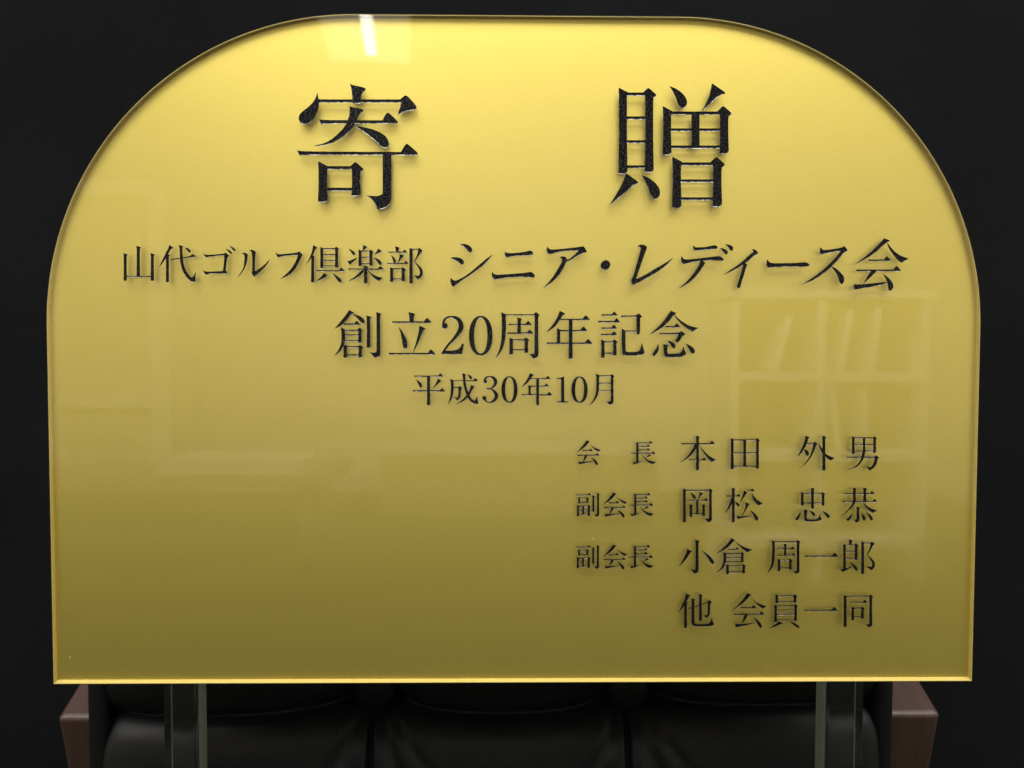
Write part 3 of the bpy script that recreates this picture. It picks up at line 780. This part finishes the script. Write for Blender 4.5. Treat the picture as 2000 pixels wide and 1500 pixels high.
g.V(1245, 85, 835, 56).H(1096, 265, 1402, 21, 44).S((1232, 300, 50), (1202, 400, 48), (1150, 512, 34), (1068, 634, 5)).F((1272, 386), (1330, 403), (1382, 450), (1380, 490), (1345, 492), (1308, 440)).F((1476, 146), (1557, 190), (1525, 212), (1490, 272), (1376, 420), (1430, 305), (1465, 215))
g.B(1558, 150, 1640, 142, 22).F((1610, 142), (1658, 103), (1714, 150), (1660, 168)).F((1640, 165), (1690, 268), (1760, 348), (1893, 425), (1800, 472), (1740, 432), (1668, 322)).F((1513, 400), (1607, 440), (1577, 462), (1540, 532), (1436, 706), (1480, 585), (1515, 485)).F((1316, 703), (1400, 709), (1662, 688), (1560, 717), (1420, 747), (1338, 767)).F((1613, 568), (1700, 628), (1772, 708), (1794, 760), (1760, 802), (1723, 780), (1678, 672))
g = new(1550, 945, s5)
g.V(187, 175, 475, 56, 'b').V(637, 178, 470, 54, 'k').V(408, 82, 540, 58).B(205, 210, 620, 210, 20).B(205, 418, 620, 418, 19).F((141, 602), (149, 660), (120, 742), (75, 797), (33, 770), (58, 730), (110, 670)).F((220, 555), (307, 575), (287, 602), (280, 750), (310, 777), (490, 770), (545, 735), (570, 653), (583, 725), (612, 765), (570, 792), (490, 814), (290, 820), (233, 800)).F((338, 580), (410, 598), (462, 650), (464, 690), (430, 702), (393, 650)).F((623, 586), (710, 623), (782, 690), (780, 735), (745, 747), (698, 690))
g = new(1550, 945, s5)
g.V(1317, 80, 392, 58).V(1543, 80, 392, 58).H(1103, 213, 1752, 23, 54).H(1056, 387, 1810, 23, 56).S((1312, 395, 50), (1272, 470, 40), (1170, 582, 22), (1036, 688, 4)).F((1508, 395), (1590, 478), (1690, 543), (1817, 572), (1725, 630), (1640, 582), (1548, 492)).V(1395, 490, 790, 56).K(1395, 840, 56, 70, 65).F((1261, 648), (1260, 710), (1220, 772), (1180, 807), (1138, 775), (1190, 730)).F((1473, 638), (1530, 688), (1564, 750), (1550, 792), (1510, 792), (1488, 730)).F((1568, 610), (1650, 658), (1712, 728), (1714, 780), (1670, 792), (1628, 710))
g = new(1320, 1045, s5)
g.V(460, 102, 765, 64).K(458, 835, 66, 115, 80).F((250, 308), (357, 352), (310, 382), (250, 482), (150, 602), (57, 696), (160, 525), (225, 395)).F((568, 344), (660, 398), (760, 478), (822, 560), (824, 615), (790, 634), (748, 590), (690, 482))
g = new(1320, 1045, s5)
g.F((1205, 68), (1284, 108), (1230, 152), (1150, 252), (1010, 342), (856, 415), (1000, 305), (1110, 195), (1170, 128)).F((1258, 118), (1380, 208), (1500, 273), (1658, 318), (1550, 374), (1450, 302), (1350, 212)).H(1118, 313, 1372, 20, 44).F((1028, 366), (1097, 400), (1092, 440), (1033, 440)).S((1064, 400, 56), (1064, 500, 56), (1050, 602, 50), (1000, 712, 34), (886, 816, 6))
g.V(1440, 368, 590, 52, 'k').B(1075, 402, 1425, 402, 20).B(1075, 486, 1425, 486, 19).B(1075, 580, 1425, 580, 19).V(1120, 630, 850, 54, 'b').V(1470, 630, 830, 54, 'k').B(1135, 665, 1450, 665, 20).B(1135, 797, 1450, 797, 20)
g = new(1480, 1045, s5)
g.S((338, 150, 56), (340, 350, 56), (330, 522, 56), (300, 682, 42), (207, 828, 5)).F((303, 109), (367, 145), (364, 190), (310, 190)).V(873, 110, 770, 56, 'k').K(873, 840, 56, 90, 60).B(350, 148, 860, 148, 22).V(595, 185, 455, 50).H(416, 297, 797, 20, 44).H(403, 440, 817, 20, 44).V(460, 512, 785, 54, 'b').V(705, 512, 750, 54, 'k').B(475, 548, 695, 548, 19).B(475, 712, 695, 712, 19)
g = new(1480, 1045, s5)
g.H(1023, 460, 1744, 27, 76)
g = new(1550, 1045, s5)
g.F((1193, 94), (1282, 118), (1260, 142), (1250, 222), (1205, 222), (1205, 140)).V(1103, 190, 742, 52, 'b').V(1355, 180, 545, 56, 'k').B(1120, 218, 1340, 218, 19).B(1120, 355, 1340, 355, 20).B(1120, 505, 1340, 505, 20).F((1008, 743), (1080, 743), (1282, 670), (1200, 734), (1055, 803)).F((1208, 578), (1290, 618), (1362, 688), (1387, 750), (1355, 782), (1308, 720), (1273, 652))
g.V(1497, 135, 845, 58, 'b').B(1515, 178, 1690, 178, 19).F((1655, 177), (1705, 140), (1772, 200), (1722, 217), (1680, 302), (1602, 430), (1690, 508), (1750, 578), (1767, 640), (1742, 712), (1690, 762), (1640, 732), (1571, 684), (1690, 685), (1712, 640), (1690, 572), (1586, 418), (1638, 320), (1670, 215))
g = new(1320, 1150, s5)
g.F((220, 103), (317, 148), (285, 167), (240, 262), (180, 372), (46, 530), (130, 365), (190, 235)).V(210, 295, 850, 56, 'n').F((195, 300), (264, 287), (238, 335)).V(372, 205, 765, 56).F((344, 730), (400, 735), (430, 768), (690, 765), (740, 740), (765, 690), (780, 612), (796, 700), (830, 765), (790, 802), (700, 814), (400, 814), (360, 792)).V(533, 112, 695, 56)
g.F((276, 418), (500, 357), (690, 281), (690, 298), (500, 378), (279, 434)).F((678, 287), (725, 243), (780, 285), (760, 312), (745, 332), (740, 522), (715, 592), (660, 632), (620, 592), (582, 569), (670, 575), (695, 540), (692, 322))
g = new(1320, 1150, s5)
g.F((1548, 96), (1642, 130), (1600, 157), (1520, 252), (1400, 352), (1205, 484), (1340, 355), (1460, 225)).F((1604, 158), (1690, 258), (1790, 323), (1968, 382), (1880, 430), (1790, 362), (1690, 272)).H(1403, 410, 1740, 22, 52).H(1256, 552, 1917, 22, 58).F((1490, 560), (1564, 570), (1512, 662), (1421, 760), (1460, 655)).F((1283, 760), (1380, 769), (1732, 733), (1560, 782), (1400, 817), (1298, 832)).F((1676, 610), (1780, 678), (1852, 758), (1867, 820), (1840, 852), (1798, 820), (1750, 712))
g = new(1480, 1150, s5)
g.V(410, 118, 312, 54, 'b').V(808, 120, 300, 54, 'k').B(425, 155, 795, 155, 19).B(425, 275, 795, 275, 19).V(385, 338, 720, 54, 'b').V(820, 332, 695, 54, 'k')
for y in (367, 462, 558, 674):
    g.B(400, y, 805, y, 18)
g.F((458, 703), (550, 748), (480, 772), (400, 812), (235, 860), (370, 777)).F((688, 703), (790, 738), (872, 788), (907, 830), (880, 854), (828, 822), (758, 767))
g = new(1480, 1150, s5)
g.H(1010, 466, 1727, 25, 70)
g = new(1550, 1150, s5)
g.V(1116, 128, 825, 58, 'b').V(1672, 125, 785, 58, 'k').K(1672, 835, 58, 92, 65).B(1140, 160, 1660, 160, 20).H(1213, 290, 1592, 20, 48).V(1282, 385, 680, 54, 'b').V(1492, 388, 648, 56, 'k').B(1295, 418, 1480, 418, 19).B(1295, 610, 1480, 610, 19)

def inside(P, X, Y):
    r = np.zeros(X.shape, bool)
    n = len(P)
    for i in range(n):
        x0, y0 = P[i - 1]
        x1, y1 = P[i]
        if y0 == y1:
            continue
        c = (y0 <= Y) != (y1 <= Y)
        r ^= c & (X < (x1 - x0) * (Y - y0) / (y1 - y0) + x0)
    return r

def contours(Fd):
    """marching squares at 0.5: closed loops in grid units"""
    B = Fd > 0.5
    nxt = {}
    def ed(a, b):
        (i, j), (k, l) = a, b
        t = (0.5 - Fd[i, j]) / (Fd[k, l] - Fd[i, j])
        return (i + (k - i) * t, j + (l - j) * t)
    h, w = B.shape
    cells = np.argwhere((B[:-1, :-1] != B[1:, :-1]) | (B[:-1, :-1] != B[:-1, 1:]) | (B[:-1, :-1] != B[1:, 1:]))
    for i, j in cells:
        c = [(i, j), (i, j + 1), (i + 1, j + 1), (i + 1, j)]
        v = [B[p] for p in c]
        enter, leave = [], []
        for e in range(4):
            a, b = e, (e + 1) % 4
            if v[a] and not v[b]:
                leave.append(e)
            elif v[b] and not v[a]:
                enter.append(e)
        def key(e):
            a, b = c[e], c[(e + 1) % 4]
            return (min(a, b), max(a, b))
        if len(leave) == 1:
            nxt[key(leave[0])] = key(enter[0])
        else:
            for e in leave:
                nxt[key(e)] = key((e + 1) % 4)
    loops, seen = [], set()
    for s0 in list(nxt):
        if s0 in seen:
            continue
        L, k = [], s0
        while k not in seen and k in nxt:
            seen.add(k)
            L.append(ed(*k))
            k = nxt[k]
        if len(L) > 8:
            loops.append(np.array(L))
    return loops

def simplify(P, tol):
    """Douglas-Peucker on a closed loop"""
    n = len(P)
    k = int(np.argmax(((P - P[0]) ** 2).sum(1)))
    keep = {0, k}
    st = [(0, k), (k, n)]
    while st:
        a, b = st.pop()
        if b - a < 2:
            continue
        p, q = P[a], P[b % n]
        d = q - p
        seg = P[a + 1:b] - p
        L = np.hypot(*d) + 1e-12
        dist = np.abs(seg[:, 0] * d[1] - seg[:, 1] * d[0]) / L
        m = int(np.argmax(dist))
        if dist[m] > tol:
            m += a + 1
            keep.add(m)
            st += [(a, m), (m, b)]
    return P[sorted(keep)]

def engraved_character(g):
    allp = np.vstack(g.polys)
    (x0, y0), (x1, y1) = allp.min(0) - 2.5, allp.max(0) + 2.5
    big = (x1 - x0) > 150
    cell = 0.34 if big else 0.22
    nx, ny = int((x1 - x0) / cell), int((y1 - y0) / cell)
    X, Y = np.meshgrid(x0 + np.arange(nx) * cell, y0 + np.arange(ny) * cell)
    m = np.zeros((ny, nx), bool)
    for P in g.polys:
        m |= inside(P, X, Y)
    for P in g.cut:
        m &= ~inside(P, X, Y)
    Fd = m.astype(float)
    for _ in range(2):                # ink rounds the corners a little
        Fd[1:-1, 1:-1] = (4 * Fd[1:-1, 1:-1] + 2 * (Fd[:-2, 1:-1] + Fd[2:, 1:-1] + Fd[1:-1, :-2] + Fd[1:-1, 2:]) + Fd[:-2, :-2] + Fd[:-2, 2:] + Fd[2:, :-2] + Fd[2:, 2:]) / 16
    Fd = Fd + (0.16 if big else 0.28)
    c = at((x0 + x1) / 2, (y0 + y1) / 2, 0.0)
    b = 1.20 if big else 0.58         # run of the slanting wall, in measured pixels
    steep = 0.50 if big else float(np.interp((y0 + y1) / 2, (520, 660, 900, 1200), (0.56, 0.60, 0.64, 0.68)))
    floor = -0.00003

    def val(P):
        i = np.clip((P[:, 1] - y0) / cell, 0, ny - 2)
        j = np.clip((P[:, 0] - x0) / cell, 0, nx - 2)
        i0, j0 = i.astype(int), j.astype(int)
        di, dj = i - i0, j - j0
        return (Fd[i0, j0] * (1 - di) * (1 - dj) + Fd[i0 + 1, j0] * di * (1 - dj) + Fd[i0, j0 + 1] * (1 - di) * dj + Fd[i0 + 1, j0 + 1] * di * dj)

    def pt(q, y):
        w = at(q[0], q[1], 0.0)
        return (w.x - c.x, y, w.z - c.z)

    bm = bmesh.new()
    V2, E2 = [], []
    for L in contours(Fd):
        L = simplify(L, 0.24)
        if len(L) < 4:
            continue
        P = np.stack([x0 + L[:, 1] * cell, y0 + L[:, 0] * cell], 1)
        n = len(P)
        t = np.roll(P, -1, 0) - P
        t /= np.linalg.norm(t, axis=1)[:, None] + 1e-12
        m2 = t + np.roll(t, 1, 0)
        m2 /= np.linalg.norm(m2, axis=1)[:, None] + 1e-9
        N = np.stack([-m2[:, 1], m2[:, 0]], 1)
        if (val(P + N * 0.3) > val(P - N * 0.3)).mean() < 0.5:
            N = -N
        r = np.full(n, b)
        for _ in range(5):            # narrow strokes get a shorter wall
            bad = val(P + N * (r * 1.9)[:, None]) < 0.55
            r[bad] *= 0.6
        r = (np.roll(r, 1) + 2 * r + np.roll(r, -1)) / 4
        I = P + N * r[:, None]
        base = len(V2)
        V2 += [Vector((q[0], q[1])) for q in P]
        E2 += [(base + k, base + (k + 1) % n) for k in range(n)]
        lo = [bm.verts.new(pt(q, 0.0)) for q in P]
        up = [bm.verts.new(pt(q, floor - 0.00025 * steep * w)) for q, w in zip(P, r)]
        ins = [bm.verts.new(pt(q, floor - 0.000012)) for q in I]
        for k in range(n):
            k2 = (k + 1) % n
            for f in ((lo[k], lo[k2], up[k2], up[k]), (up[k], up[k2], ins[k2], ins[k])):
                bm.faces.new(f).material_index = 1
    ov, oe, of, _, _, _ = delaunay_2d_cdt(V2, E2, [], 0, 1e-5)
    O = np.array([(v.x, v.y) for v in ov])
    cen = np.array([O[list(f)].mean(0) for f in of])
    keep = val(cen) > 0.5
    fv = [bm.verts.new(pt(q, floor)) for q in O]
    for f, k in zip(of, keep):
        if k:
            bm.faces.new([fv[i] for i in f]).material_index = 0
    bmesh.ops.delete(bm, geom=[v for v in fv if not v.link_faces], context='VERTS')
    me = bpy.data.meshes.new('engraved_character')
    bm.normal_update()
    bm.to_mesh(me)
    bm.free()
    me.materials.append(M_BLACK)
    me.materials.append(M_SIDE)
    return link_mesh('engraved_character', me, None, plaque, (c.x, -0.00002, c.z))

for g in GL:
    engraved_character(g)
